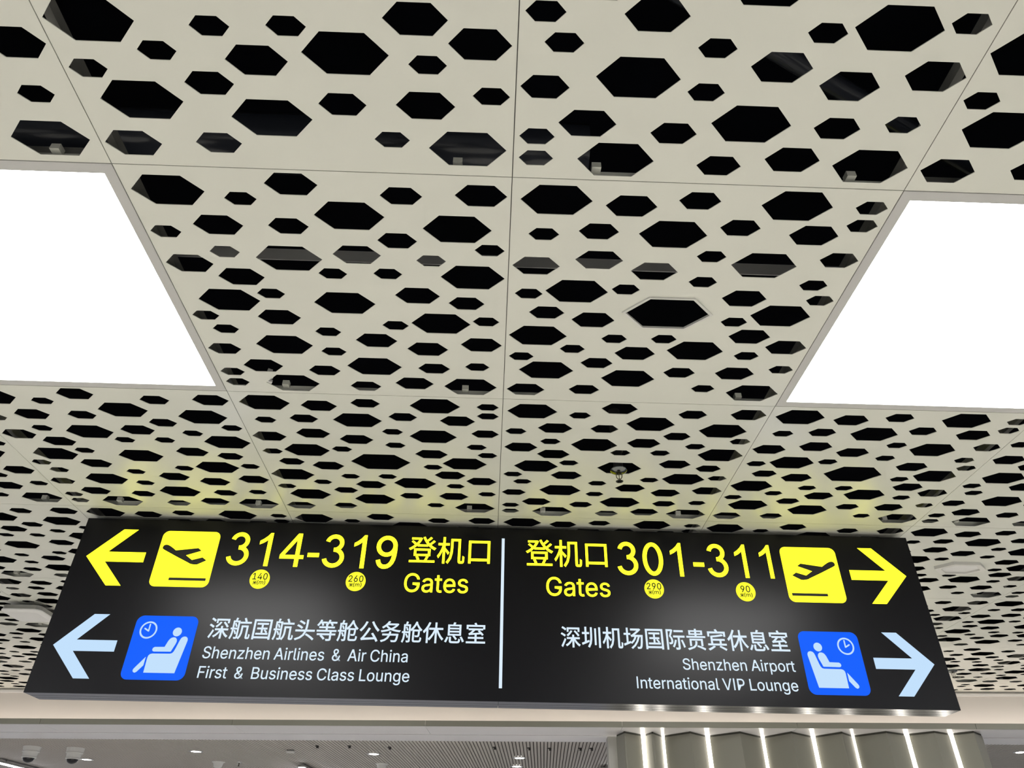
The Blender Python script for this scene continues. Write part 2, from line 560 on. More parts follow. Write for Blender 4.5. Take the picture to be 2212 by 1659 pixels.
def lounge_plate(x0, z0, sgn):
    """blue plate with clock and seated figure; sgn -1 = figure faces left"""
    s_ = 0.318
    b = MB()
    flat(b, plate_pts(x0, x0 + s_, z0, z0 + s_, 0.036))
    p = b.obj('pictogram_plate', M_BLU, sign)
    fx = (lambda u: x0 + u) if sgn < 0 else (lambda u: x0 + s_ - u)
    y = FY - 0.0008
    b = MB()
    ribbon(b, [(fx(u), z0 + v) for u, v in disc_pts(0.074, 0.244, 0.040, 48)], 0.0042, True, y, False)
    ribbon(b, [(fx(u), z0 + v) for u, v in ((0.076, 0.273), (0.076, 0.239), (0.054, 0.2515))], 0.0036, False, y)
    b.obj('clock_symbol', M_WHT, p)
    b = MB()
    flat(b, [(fx(u), z0 + v) for u, v in disc_pts(0.224, 0.237, 0.0225, 32)], y)
    T_ = [(0.203, 0.207), (0.213, 0.210), (0.224, 0.208), (0.232, 0.199), (0.234, 0.189), (0.232, 0.178), (0.217, 0.138), (0.132, 0.137), (0.125, 0.140),
          (0.1215, 0.147), (0.124, 0.155), (0.131, 0.160), (0.180, 0.161), (0.190, 0.190), (0.196, 0.201)]
    flat(b, [(fx(u), z0 + v) for u, v in T_], y)
    F_ = [(0.1005, 0.111), (0.1005, 0.069), (0.076, 0.038), (0.068, 0.033), (0.060, 0.035), (0.055, 0.041), (0.055, 0.049), (0.060, 0.057)]
    flat(b, [(fx(u), z0 + v) for u, v in F_], y)
    b.obj('figure_symbol', M_WHT, p)
    b = MB()
    C_ = [(0.268, 0.215), (0.278, 0.213), (0.285, 0.206), (0.2875, 0.196), (0.286, 0.184), (0.264, 0.034), (0.110, 0.034), (0.109, 0.106), (0.111, 0.117), (0.117, 0.124),
          (0.127, 0.127), (0.217, 0.128), (0.226, 0.131), (0.232, 0.139), (0.237, 0.154), (0.248, 0.196), (0.252, 0.206), (0.258, 0.212)]
    flat(b, [(fx(u), z0 + v) for u, v in C_], y)
    b.obj('seat_symbol', M_WHT, p)
lounge_plate(-1.888, 0.0685, -1)
lounge_plate(1.577, 0.0605, 1)

b = MB()
flat(b, [(0.001, 0.862), (0.017, 0.862), (0.017, 0.062), (0.001, 0.062)])
b.obj('divider_bar', M_WTX, sign)

# ---- lettering: Latin glyph outlines (advance width, contours in thousandths of the letter size)
GLYPHS = {
    '&': (0.448, [[(197, -7), (165, -5), (136, 1), (110, 12), (88, 26), (69, 42), (54, 62), (43, 84), (36, 108), (34, 133), (36, 154), (40, 173), (47, 189), (58, 205), (70, 220), (85, 235), (140, 279), (216, 335), (237, 352), (255, 375), (260, 389), (262, 405), (258, 427), (245, 445), (226, 457), (201, 461), (184, 459), (168, 453), (155, 444), (145, 431), (139, 416), (137, 399), (139, 380), (145, 363), (169, 327), (204, 284), (438, 0), (364, 0), (171, 231), (121, 293), (108, 310), (96, 327), (87, 344), (81, 361), (77, 379), (75, 398), (77, 420), (82, 440), (91, 458), (102, 474), (117, 488), (134, 499), (154, 507), (176, 512), (200, 513), (224, 512), (246, 507), (266, 499), (283, 488), (297, 475), (308, 459), (317, 442), (322, 424), (324, 404), (322, 382), (315, 362), (305, 342), (291, 325), (256, 293), (154, 217), (135, 202), (121, 188), (110, 174), (100, 154), (97, 131), (100, 108), (109, 87), (124, 70), (143, 57), (158, 51), (175, 48), (193, 46), (213, 48), (232, 52), (251, 59), (269, 69), (286, 81), (301, 95), (315, 112), (327, 131), (336, 151), (343, 174), (348, 198), (349, 224), (408, 224), (406, 194), (403, 167), (397, 144), (389, 124), (380, 107), (371, 92), (345, 62), (333, 47), (315, 30), (294, 17), (271, 7), (246, -1), (221, -5)]]),
    '(': (0.273, [[(89, 207), (90, 235), (92, 264), (96, 293), (101, 324), (107, 354), (114, 384), (122, 413), (132, 441), (142, 468), (153, 494), (164, 517), (177, 539), (236, 539), (223, 512), (212, 485), (201, 457), (191, 428), (182, 399), (174, 370), (167, 342), (161, 313), (157, 285), (154, 258), (152, 232), (151, 207), (152, 176), (155, 145), (160, 115), (165, 91), (172, 67), (179, 42), (188, 16), (198, -10), (209, -38), (222, -66), (236, -96), (177, -96), (160, -66), (145, -36), (132, -6), (121, 24), (111, 55), (103, 85), (97, 116), (93, 146), (90, 176)]]),
    ')': (0.273, [[(37, -96), (52, -66), (64, -37), (76, -9), (86, 18), (95, 44), (102, 69), (108, 93), (113, 116), (118, 147), (121, 177), (122, 207), (121, 232), (119, 258), (116, 285), (112, 313), (106, 342), (99, 370), (91, 399), (82, 428), (73, 457), (62, 485), (50, 512), (37, 539), (97, 539), (109, 517), (121, 494), (131, 468), (142, 441), (151, 413), (159, 384), (167, 354), (173, 323), (178, 293), (181, 264), (183, 235), (184, 207), (183, 176), (180, 145), (176, 115), (170, 84), (161, 53), (152, 23), (140, -7), (127, -37), (113, -67), (97, -96)]]),
    '-': (0.453, [[(337, 244), (337, 188), (114, 188), (114, 244)]]),
    '0': (0.453, [[(227, -7), (199, -5), (174, 1), (151, 11), (130, 24), (111, 41), (95, 62), (80, 86), (69, 113), (60, 144), (53, 178), (49, 214), (48, 254), (49, 294), (53, 330), (60, 364), (69, 395), (81, 422), (95, 447), (112, 467), (130, 484), (151, 498), (174, 508), (200, 514), (227, 516), (254, 514), (279, 508), (302, 498), (323, 484), (342, 467), (358, 447), (372, 422), (384, 395), (393, 364), (400, 330), (404, 294), (405, 254), (404, 214), (400, 178), (393, 144), (384, 113), (373, 86), (359, 62), (342, 41), (323, 24), (302, 11), (279, 1), (254, -5)], [(227, 50), (250, 52), (271, 60), (290, 74), (306, 92), (320, 116), (330, 144), (336, 168), (340, 194), (343, 223), (344, 254), (343, 285), (340, 314), (336, 341), (330, 365), (320, 393), (306, 416), (290, 435), (271, 449), (250, 457), (227, 460), (203, 457), (182, 449), (163, 435), (147, 416), (134, 393), (123, 365), (117, 341), (113, 314), (110, 285), (109, 254), (110, 223), (113, 194), (117, 168), (123, 144), (134, 116), (147, 92), (163, 74), (182, 60), (203, 52)]]),
    '1': (0.453, [[(76, 0), (76, 55), (391, 55), (391, 0)], [(276, 509), (276, 0), (212, 0), (212, 448), (209, 448), (86, 358), (86, 427), (198, 509)]]),
    '2': (0.453, [[(64, 0), (64, 47), (234, 229), (282, 282), (294, 298), (303, 312), (311, 327), (318, 348), (320, 371), (317, 397), (308, 419), (293, 436), (273, 449), (258, 455), (241, 458), (224, 460), (205, 458), (188, 454), (172, 447), (153, 433), (139, 413), (132, 398), (128, 381), (127, 362), (66, 362), (68, 391), (75, 418), (86, 442), (102, 464), (121, 482), (143, 496), (168, 507), (196, 513), (225, 516), (254, 513), (281, 507), (306, 497), (328, 482), (346, 465), (361, 445), (372, 423), (379, 398), (381, 372), (380, 354), (377, 336), (371, 318), (363, 299), (351, 280), (336, 259), (267, 180), (153, 60), (153, 57), (389, 57), (389, 0)]]),
    '3': (0.453, [[(218, -7), (188, -5), (159, 1), (133, 10), (108, 22), (88, 38), (70, 57), (57, 79), (48, 104), (44, 132), (109, 132), (115, 107), (126, 87), (144, 71), (165, 59), (182, 54), (200, 51), (219, 50), (239, 51), (258, 55), (275, 61), (291, 69), (304, 80), (315, 93), (323, 108), (328, 125), (329, 145), (328, 163), (323, 180), (316, 196), (306, 211), (292, 223), (275, 234), (254, 241), (229, 246), (201, 248), (157, 248), (157, 299), (288, 448), (288, 452), (70, 452), (70, 509), (372, 509), (372, 461), (211, 278), (211, 289), (247, 290), (279, 286), (308, 276), (333, 262), (354, 244), (371, 222), (383, 198), (391, 173), (393, 145), (390, 116), (383, 90), (370, 66), (354, 45), (333, 27), (309, 12), (281, 2), (251, -5)]]),
    '4': (0.453, [[(40, 105), (40, 158), (247, 509), (311, 509), (109, 166), (109, 163), (413, 163), (413, 105)], [(282, 0), (282, 121), (282, 146), (282, 318), (343, 318), (343, 0)]]),
    '6': (0.453, [[(226, -7), (196, -4), (168, 3), (142, 15), (119, 31), (100, 51), (84, 74), (73, 101), (66, 130), (64, 162), (65, 187), (71, 212), (80, 239), (89, 261), (102, 285), (118, 311), (137, 340), (252, 509), (322, 509), (151, 261), (145, 261), (154, 275), (165, 288), (179, 299), (196, 307), (214, 312), (235, 314), (265, 312), (291, 305), (316, 295), (337, 280), (355, 262), (370, 240), (380, 215), (387, 187), (389, 157), (387, 127), (379, 98), (368, 73), (352, 50), (333, 30), (310, 14), (284, 3), (257, -4)], [(226, 48), (245, 50), (263, 55), (279, 63), (293, 73), (304, 86), (314, 101), (322, 119), (326, 137), (327, 157), (326, 178), (322, 196), (314, 213), (304, 228), (293, 241), (279, 251), (263, 259), (245, 264), (226, 265), (207, 264), (190, 259), (174, 252), (160, 241), (148, 229), (138, 214), (131, 197), (126, 179), (125, 158), (126, 138), (131, 119), (138, 102), (148, 86), (160, 73), (174, 63), (190, 55), (207, 50)]]),
    '9': (0.453, [[(226, 516), (256, 513), (285, 506), (310, 494), (333, 478), (352, 458), (368, 434), (380, 408), (387, 378), (389, 347), (387, 322), (382, 296), (373, 270), (363, 248), (350, 224), (334, 197), (315, 168), (200, 0), (130, 0), (301, 248), (307, 248), (299, 234), (287, 221), (273, 210), (257, 202), (238, 196), (218, 195), (188, 197), (161, 203), (137, 214), (116, 229), (98, 247), (83, 269), (72, 294), (66, 321), (64, 352), (66, 382), (73, 411), (85, 436), (101, 459), (120, 479), (143, 494), (168, 506), (196, 513)], [(226, 460), (207, 459), (190, 454), (174, 446), (160, 435), (148, 423), (138, 407), (131, 390), (127, 372), (125, 352), (127, 331), (131, 313), (138, 295), (148, 280), (160, 268), (174, 257), (190, 250), (207, 245), (226, 243), (245, 245), (263, 249), (279, 257), (293, 267), (305, 280), (314, 295), (322, 312), (326, 330), (327, 350), (326, 371), (322, 390), (314, 407), (305, 422), (293, 435), (279, 446), (263, 454), (245, 459)]]),
    'A': (0.480, [[(16, 0), (201, 509), (276, 509), (463, 0), (395, 0), (287, 302), (264, 372), (232, 478), (245, 478), (213, 371), (191, 302), (85, 0)], [(110, 142), (110, 199), (370, 199), (370, 142)]]),
    'B': (0.456, [[(60, 0), (60, 509), (241, 509), (274, 507), (304, 501), (329, 491), (350, 477), (367, 461), (381, 442), (390, 421), (396, 398), (398, 374), (397, 353), (393, 336), (387, 320), (373, 301), (356, 286), (336, 275), (315, 267), (315, 262), (331, 260), (347, 254), (363, 245), (378, 234), (391, 220), (402, 203), (411, 184), (416, 161), (418, 136), (416, 111), (410, 88), (400, 67), (386, 48), (368, 31), (344, 18), (317, 8), (284, 2), (247, 0)], [(125, 57), (245, 57), (281, 60), (309, 67), (330, 80), (344, 96), (353, 115), (355, 137), (352, 161), (342, 184), (333, 197), (320, 209), (306, 218), (289, 225), (269, 229), (248, 231), (125, 231)], [(125, 285), (238, 285), (256, 287), (273, 290), (288, 296), (308, 309), (323, 326), (333, 348), (336, 372), (333, 393), (326, 412), (313, 429), (294, 442), (270, 449), (240, 452), (125, 452)]]),
    'C': (0.510, [[(267, -7), (235, -5), (205, 1), (177, 11), (150, 25), (126, 42), (104, 63), (86, 88), (70, 115), (57, 146), (48, 179), (42, 215), (40, 254), (42, 293), (48, 329), (57, 362), (70, 393), (86, 421), (104, 445), (126, 466), (150, 484), (177, 498), (205, 508), (235, 514), (267, 516), (293, 514), (317, 511), (340, 504), (362, 496), (383, 485), (402, 471), (419, 456), (435, 438), (448, 418), (459, 397), (467, 373), (473, 348), (408, 348), (401, 373), (389, 395), (375, 413), (357, 428), (337, 440), (315, 449), (292, 454), (267, 456), (237, 453), (209, 445), (184, 432), (161, 414), (141, 391), (125, 364), (116, 340), (109, 314), (105, 285), (103, 254), (105, 223), (109, 194), (116, 168), (125, 145), (141, 117), (161, 94), (184, 76), (210, 63), (237, 56), (267, 53), (292, 55), (315, 60), (337, 69), (357, 81), (375, 96), (389, 114), (401, 136), (408, 160), (473, 160), (467, 135), (459, 112), (448, 91), (435, 71), (420, 53), (402, 38), (383, 24), (363, 13), (341, 5), (317, -2), (293, -6)]]),
    'F': (0.410, [[(60, 0), (60, 509), (369, 509), (369, 452), (125, 452), (125, 278), (346, 278), (346, 221), (125, 221), (125, 0)]]),
    'G': (0.520, [[(269, -7), (236, -5), (205, 1), (176, 11), (149, 25), (125, 43), (104, 64), (85, 88), (69, 116), (57, 146), (47, 179), (42, 215), (40, 254), (42, 293), (47, 329), (57, 362), (69, 393), (85, 421), (103, 445), (125, 466), (149, 484), (175, 498), (203, 508), (233, 514), (265, 516), (291, 514), (316, 510), (340, 504), (363, 494), (384, 483), (403, 469), (421, 453), (436, 436), (449, 416), (460, 395), (468, 373), (474, 349), (408, 349), (399, 372), (387, 393), (373, 411), (356, 427), (337, 439), (315, 448), (300, 453), (283, 455), (265, 456), (236, 453), (209, 445), (183, 432), (160, 414), (141, 392), (125, 364), (116, 340), (109, 314), (105, 285), (103, 254), (105, 223), (109, 194), (116, 168), (125, 145), (141, 117), (161, 95), (184, 76), (210, 63), (238, 56), (269, 53), (296, 55), (322, 61), (345, 71), (365, 85), (382, 102), (396, 123), (407, 147), (413, 173), (415, 202), (434, 199), (283, 199), (283, 256), (478, 256), (478, 200), (476, 170), (471, 141), (463, 115), (451, 91), (436, 69), (419, 50), (399, 33), (377, 19), (352, 8), (326, 0), (298, -5)]]),
    'I': (0.205, [[(72, 0), (72, 520), (133, 520), (133, 0)]]),
    'L': (0.393, [[(60, 0), (60, 509), (125, 509), (125, 57), (361, 57), (361, 0)]]),
    'P': (0.445, [[(60, 0), (60, 509), (235, 509), (272, 506), (305, 499), (332, 487), (356, 471), (375, 452), (390, 430), (400, 404), (407, 377), (409, 348), (407, 318), (400, 291), (390, 265), (375, 243), (356, 223), (332, 207), (305, 195), (272, 188), (235, 186), (109, 186), (109, 242), (233, 242), (257, 244), (279, 248), (297, 256), (312, 266), (324, 279), (333, 294), (339, 310), (343, 328), (344, 348), (343, 367), (339, 385), (333, 402), (324, 416), (312, 428), (297, 439), (279, 446), (257, 451), (232, 452), (125, 452), (125, 0)]]),
    'S': (0.447, [[(224, -9), (188, -7), (156, -1), (128, 9), (102, 23), (81, 40), (64, 60), (51, 83), (42, 109), (38, 137), (104, 137), (108, 118), (114, 102), (123, 88), (136, 76), (150, 66), (166, 59), (185, 53), (204, 50), (224, 49), (246, 50), (267, 54), (286, 60), (303, 69), (317, 79), (329, 92), (338, 106), (344, 122), (346, 139), (342, 161), (332, 179), (316, 193), (296, 205), (245, 222), (184, 239), (154, 249), (128, 260), (105, 274), (86, 289), (67, 313), (56, 341), (52, 372), (54, 400), (62, 425), (75, 448), (92, 468), (113, 484), (138, 498), (165, 508), (195, 514), (227, 516), (259, 514), (289, 508), (316, 498), (340, 484), (360, 468), (377, 449), (390, 427), (398, 403), (401, 378), (337, 378), (332, 402), (320, 421), (302, 437), (280, 449), (254, 456), (225, 459), (204, 457), (185, 454), (167, 448), (145, 435), (129, 418), (118, 398), (115, 376), (119, 352), (131, 334), (148, 319), (169, 308), (212, 293), (264, 279), (312, 264), (328, 256), (344, 248), (359, 238), (372, 226), (384, 213), (395, 198), (402, 180), (407, 161), (408, 139), (406, 112), (399, 87), (386, 64), (370, 43), (349, 25), (323, 11), (302, 2), (278, -4), (252, -8)]]),
    'V': (0.480, [[(204, 0), (16, 509), (84, 509), (192, 206), (215, 137), (248, 31), (235, 31), (267, 138), (290, 206), (395, 509), (463, 509), (278, 0)]]),
    'a': (0.389, [[(160, -9), (137, -7), (115, -3), (94, 5), (76, 15), (60, 29), (48, 45), (38, 63), (32, 84), (30, 108), (32, 128), (36, 146), (43, 161), (58, 179), (78, 193), (92, 200), (108, 206), (125, 211), (178, 220), (234, 227), (252, 230), (265, 235), (273, 243), (276, 255), (276, 257), (273, 279), (267, 297), (256, 311), (240, 322), (220, 329), (196, 331), (171, 329), (149, 322), (132, 313), (118, 301), (107, 288), (100, 274), (41, 291), (51, 313), (64, 331), (79, 346), (95, 358), (114, 368), (133, 375), (153, 380), (173, 383), (194, 384), (239, 379), (255, 375), (271, 369), (286, 360), (300, 350), (312, 336), (322, 320), (330, 301), (335, 278), (337, 251), (337, 0), (277, 0), (277, 52), (272, 52), (252, 25), (236, 12), (215, 1), (199, -4), (181, -7)], [(170, 45), (192, 47), (211, 51), (228, 59), (248, 74), (263, 93), (272, 115), (276, 138), (276, 190), (259, 182), (231, 176), (200, 171), (175, 168), (134, 159), (117, 150), (103, 139), (95, 124), (92, 105), (94, 87), (102, 72), (114, 61), (130, 52), (149, 47)]]),
    'e': (0.404, [[(212, -8), (177, -5), (145, 3), (117, 16), (92, 35), (72, 58), (56, 85), (46, 108), (40, 132), (35, 159), (34, 187), (35, 215), (39, 242), (46, 267), (55, 290), (71, 317), (91, 340), (115, 359), (142, 373), (172, 382), (205, 384), (226, 383), (246, 380), (266, 374), (285, 366), (303, 355), (319, 341), (334, 324), (347, 305), (357, 282), (365, 256), (370, 227), (371, 194), (371, 169), (75, 169), (75, 221), (338, 221), (310, 202), (308, 226), (304, 248), (298, 269), (288, 286), (277, 301), (263, 314), (246, 323), (227, 328), (205, 330), (183, 328), (164, 323), (146, 313), (131, 301), (119, 286), (109, 270), (102, 251), (97, 231), (96, 211), (96, 178), (98, 151), (102, 127), (110, 106), (121, 88), (135, 73), (151, 61), (169, 53), (190, 48), (212, 46), (234, 48), (254, 53), (271, 61), (285, 73), (297, 88), (306, 105), (365, 91), (358, 72), (348, 55), (335, 39), (320, 26), (302, 14), (283, 4), (261, -3), (237, -7)]]),
    'g': (0.425, [[(207, -151), (180, -149), (156, -146), (134, -140), (114, -132), (97, -122), (82, -110), (70, -97), (59, -84), (51, -69), (101, -41), (122, -66), (136, -78), (154, -88), (169, -93), (187, -96), (207, -97), (236, -95), (261, -87), (282, -75), (298, -58), (308, -34), (311, -6), (311, 68), (306, 68), (287, 41), (272, 28), (252, 16), (236, 10), (217, 6), (195, 5), (165, 7), (138, 14), (113, 27), (90, 43), (71, 65), (55, 90), (46, 112), (39, 136), (35, 163), (34, 191), (35, 220), (39, 246), (46, 271), (55, 293), (71, 320), (90, 342), (112, 361), (138, 374), (166, 382), (196, 384), (218, 383), (237, 379), (253, 373), (273, 360), (288, 346), (308, 319), (313, 319), (313, 379), (372, 379), (372, -9), (370, -40), (363, -67), (350, -90), (334, -109), (314, -124), (291, -136), (265, -144), (237, -149)], [(205, 59), (227, 61), (246, 66), (264, 75), (278, 87), (290, 103), (300, 121), (307, 142), (311, 166), (312, 193), (311, 219), (307, 242), (300, 264), (291, 283), (279, 299), (264, 312), (247, 322), (227, 328), (205, 330), (182, 328), (163, 322), (145, 312), (130, 298), (118, 282), (109, 262), (102, 241), (98, 218), (96, 193), (98, 167), (102, 144), (109, 123), (118, 104), (131, 88), (145, 76), (163, 66), (183, 61)]]),
    'h': (0.410, [[(114, 227), (114, 0), (53, 0), (53, 509), (114, 509), (114, 287), (102, 287), (116, 319), (132, 344), (152, 362), (175, 374), (200, 382), (227, 384), (252, 383), (275, 377), (295, 369), (313, 356), (328, 340), (341, 321), (350, 298), (355, 271), (357, 240), (357, 0), (296, 0), (296, 235), (293, 263), (286, 286), (273, 304), (256, 318), (235, 326), (210, 329), (192, 328), (176, 324), (161, 317), (141, 303), (126, 283), (119, 266), (115, 248)]]),
    'i': (0.167, [[(53, 0), (53, 379), (114, 379), (114, 0)], [(84, 443), (67, 446), (54, 455), (44, 468), (41, 483), (44, 499), (54, 512), (67, 521), (84, 524), (100, 521), (114, 512), (123, 499), (126, 483), (123, 468), (114, 455), (100, 446)]]),
    'l': (0.189, [[(139, -2), (112, 0), (91, 8), (74, 20), (62, 37), (55, 59), (53, 84), (53, 509), (114, 509), (114, 99), (115, 77), (120, 62), (130, 54), (146, 52), (160, 53), (170, 54), (181, 3), (162, -1)]]),
    'm': (0.610, [[(53, 0), (53, 379), (112, 379), (112, 295), (108, 295), (114, 314), (122, 331), (132, 346), (151, 363), (172, 376), (195, 384), (219, 386), (245, 383), (268, 375), (287, 361), (303, 342), (314, 320), (321, 295), (312, 295), (318, 312), (326, 329), (337, 343), (350, 356), (364, 366), (381, 375), (398, 381), (417, 385), (437, 386), (458, 385), (478, 380), (497, 372), (514, 361), (529, 346), (541, 328), (550, 307), (555, 283), (557, 255), (557, 0), (496, 0), (496, 254), (493, 279), (485, 298), (473, 313), (456, 323), (438, 329), (419, 330), (395, 328), (374, 320), (358, 307), (345, 290), (338, 270), (335, 247), (335, 0), (274, 0), (274, 260), (272, 280), (265, 297), (253, 311), (238, 322), (220, 328), (199, 330), (178, 328), (158, 320), (140, 307), (126, 289), (119, 274), (115, 257), (114, 238), (114, 0)]]),
    'n': (0.410, [[(114, 227), (114, 0), (53, 0), (53, 379), (112, 379), (112, 287), (102, 287), (116, 319), (132, 344), (152, 362), (175, 374), (200, 382), (227, 384), (252, 383), (275, 377), (295, 369), (313, 356), (328, 340), (341, 321), (350, 298), (355, 271), (357, 240), (357, 0), (296, 0), (296, 235), (293, 263), (286, 286), (273, 304), (256, 318), (235, 326), (210, 329), (192, 328), (176, 324), (161, 317), (141, 303), (126, 283), (119, 266), (115, 248)]]),
    'o': (0.415, [[(207, -8), (174, -5), (144, 3), (117, 16), (93, 35), (72, 58), (56, 85), (46, 108), (40, 133), (36, 159), (34, 187), (36, 216), (40, 243), (46, 268), (56, 291), (72, 318), (93, 341), (117, 360), (144, 374), (174, 382), (207, 384), (241, 382), (271, 374), (299, 360), (323, 341), (343, 318), (359, 291), (369, 268), (376, 243), (380, 216), (381, 187), (380, 159), (376, 133), (369, 108), (359, 85), (343, 58), (323, 35), (299, 16), (271, 3), (241, -5)], [(207, 46), (231, 49), (252, 55), (270, 66), (285, 80), (298, 97), (307, 117), (314, 139), (318, 163), (319, 187), (318, 212), (314, 236), (307, 258), (298, 278), (285, 296), (270, 310), (252, 321), (231, 328), (207, 330), (184, 328), (163, 321), (145, 310), (130, 296), (118, 278), (108, 258), (102, 236), (98, 212), (96, 187), (98, 163), (102, 139), (108, 117), (118, 97), (130, 80), (145, 66), (163, 55), (184, 49)]]),
    'p': (0.424, [[(53, -143), (53, 379), (112, 379), (112, 319), (118, 319), (137, 346), (152, 360), (171, 373), (188, 379), (207, 383), (229, 384), (259, 382), (287, 374), (313, 361), (335, 342), (354, 320), (370, 293), (379, 270), (385, 245), (389, 218), (390, 189), (389, 160), (385, 133), (379, 108), (370, 84), (355, 57), (336, 34), (313, 16), (288, 3), (260, -6), (229, -8), (208, -7), (189, -3), (173, 4), (153, 17), (138, 31), (118, 59), (114, 59), (114, -143)], [(220, 47), (242, 49), (262, 55), (279, 66), (294, 80), (306, 97), (316, 117), (323, 139), (327, 163), (328, 189), (327, 215), (323, 239), (316, 261), (307, 281), (295, 298), (280, 311), (262, 322), (243, 328), (220, 330), (198, 328), (178, 322), (161, 312), (147, 299), (134, 282), (125, 263), (118, 241), (114, 216), (113, 189), (114, 162), (118, 138), (125, 115), (135, 95), (147, 78), (162, 65), (179, 55), (198, 49)]]),
    'r': (0.259, [[(53, 0), (53, 379), (112, 379), (112, 321), (115, 321), (124, 339), (137, 354), (152, 367), (171, 377), (191, 383), (213, 385), (229, 384), (243, 384), (243, 322), (230, 324), (207, 326), (182, 323), (159, 315), (140, 301), (126, 284), (117, 262), (114, 237), (114, 0)]]),
    's': (0.365, [[(182, -8), (157, -7), (133, -3), (112, 3), (93, 12), (76, 24), (62, 38), (50, 54), (41, 73), (36, 94), (94, 107), (101, 87), (111, 72), (124, 60), (141, 52), (160, 47), (181, 45), (206, 47), (227, 53), (244, 62), (262, 81), (268, 103), (265, 121), (254, 136), (237, 147), (212, 155), (149, 170), (118, 180), (92, 192), (72, 208), (58, 227), (50, 249), (47, 274), (49, 295), (55, 314), (65, 332), (79, 347), (95, 360), (115, 370), (137, 378), (161, 383), (187, 384), (212, 383), (234, 379), (254, 372), (271, 363), (286, 352), (299, 339), (309, 324), (318, 308), (324, 290), (268, 277), (258, 298), (243, 316), (228, 325), (210, 331), (187, 333), (166, 331), (147, 326), (131, 317), (114, 299), (109, 277), (112, 258), (124, 243), (136, 235), (152, 229), (172, 223), (229, 209), (261, 200), (287, 187), (306, 171), (320, 153), (328, 131), (331, 107), (329, 85), (323, 65), (312, 47), (298, 31), (281, 18), (260, 6), (236, -2), (210, -7)]]),
    't': (0.227, [[(204, 379), (204, 327), (6, 327), (6, 379)], [(65, 471), (126, 471), (126, 98), (128, 76), (136, 61), (150, 53), (170, 50), (185, 51), (202, 54), (213, 2), (192, -3), (168, -4), (138, -1), (113, 7), (92, 21), (77, 41), (68, 64), (65, 93)]]),
    'u': (0.410, [[(182, -5), (158, -3), (135, 2), (115, 11), (97, 23), (82, 39), (69, 59), (60, 82), (54, 109), (53, 139), (53, 379), (114, 379), (114, 144), (116, 117), (124, 94), (137, 75), (154, 61), (175, 53), (200, 50), (218, 51), (234, 55), (249, 62), (268, 77), (283, 97), (290, 113), (295, 132), (296, 153), (296, 379), (357, 379), (357, 0), (298, 0), (298, 92), (307, 92), (294, 60), (277, 35), (257, 17), (234, 5), (209, -3)]]),
    'z': (0.380, [[(42, 0), (42, 46), (254, 320), (254, 323), (48, 323), (48, 379), (333, 379), (333, 331), (126, 60), (126, 56), (339, 56), (339, 0)]]),
}

# large numerals drawn as strokes (height 1, half stroke 0.063) and solid pieces
def ell(cx, cz, rx, rz, a0, a1, n=28):
    return [(cx + rx * math.cos(math.radians(a0 + (a1 - a0) * i / n)), cz + rz * math.sin(math.radians(a0 + (a1 - a0) * i / n))) for i in range(n + 1)]
SIX = [(.598, .735), (.580, .800), (.550, .862), (.505, .908), (.445, .933), (.385, .937), (.315, .922), (.250, .880), (.195, .810), (.155, .715), (.132, .600), (.122, .470), (.122, .320)]
ONE = [(.51, 0), (.385, 0), (.385, .785), (.335, .74), (.26, .69), (.15, .64), (.15, .755), (.25, .815), (.35, .90), (.43, 1.0), (.51, 1.0)]
NUMERALS = {   # advance, strokes, solids
    '0': (.777, [ell(.37, .5, .252, .437, 0, 360, 44)], []),
    '1': (.777, [], [ONE]),
    '3': (.777, [ell(.345, .735, .213, .202, 168, -92), ell(.352, .30, .258, .237, 92, -170)], []),
    '4': (.777, [], [[(.03, .235), (.73, .235), (.73, .35), (.03, .35)], [(.475, 0), (.6, 0), (.6, 1), (.475, 1)], [(.03, .35), (.165, .35), (.48, .80), (.50, 1.0), (.475, 1.0)]]),
    '9': (.777, [[(.72 - x, 1 - z) for x, z in SIX], ell(.35, .68, .248, .257, 0, 360, 40)], []),
    '-': (.465, [], [[(.06, .30), (.40, .30), (.40, .425), (.06, .425)]]),
}
def numerals(name, s_, x0, x1, base, cap, m):
    pen, chars = 0.0, []
    for ch in s_:
        adv, a, c = NUMERALS[ch]
        chars.append(([[(pen + p[0], p[1]) for p in l] for l in a], [[(pen + p[0], p[1]) for p in l] for l in c]))
        pen += adv
    xs = [p[0] + e for st, so_ in chars for l in st for p in l for e in (-.063, .063)] + [p[0] for st, so_ in chars for l in so_ for p in l]
    kx = (x1 - x0) / (max(xs) - min(xs))
    fit = lambda p: (x0 + (p[0] - min(xs)) * kx, base + p[1] * cap)
    for st, so_ in chars:
        b = MB()
        for l in so_:
            flat(b, [fit(p) for p in l])
        for l in st:
            q = [fit(p) for p in l]
            closed = (Vector(q[0]) - Vector(q[-1])).length < 1e-6
            if closed:
                q = q[:-1]
            n = len(q)
            L, R_ = [], []
            for i in range(n):
                a = Vector(q[i - 1]) if (i or closed) else Vector(q[0])
                c = Vector(q[(i + 1) % n]) if (i < n - 1 or closed) else Vector(q[-1])
                d = (c - a).normalized()
                nn = Vector((-d.y, d.x)) * .063 * (cap + kx) / 2
                L.append(Vector(q[i]) + nn)
                R_.append(Vector(q[i]) - nn)
            for i in range(n if closed else n - 1):
                j_ = (i + 1) % n
                b.poly([(p.x, FY, p.y) for p in (L[i], R_[i], R_[j_], L[j_])])
        b.obj(name, m, sign)
def area2(c):
    return sum(c[i][0] * c[(i + 1) % len(c)][1] - c[(i + 1) % len(c)][0] * c[i][1] for i in range(len(c)))
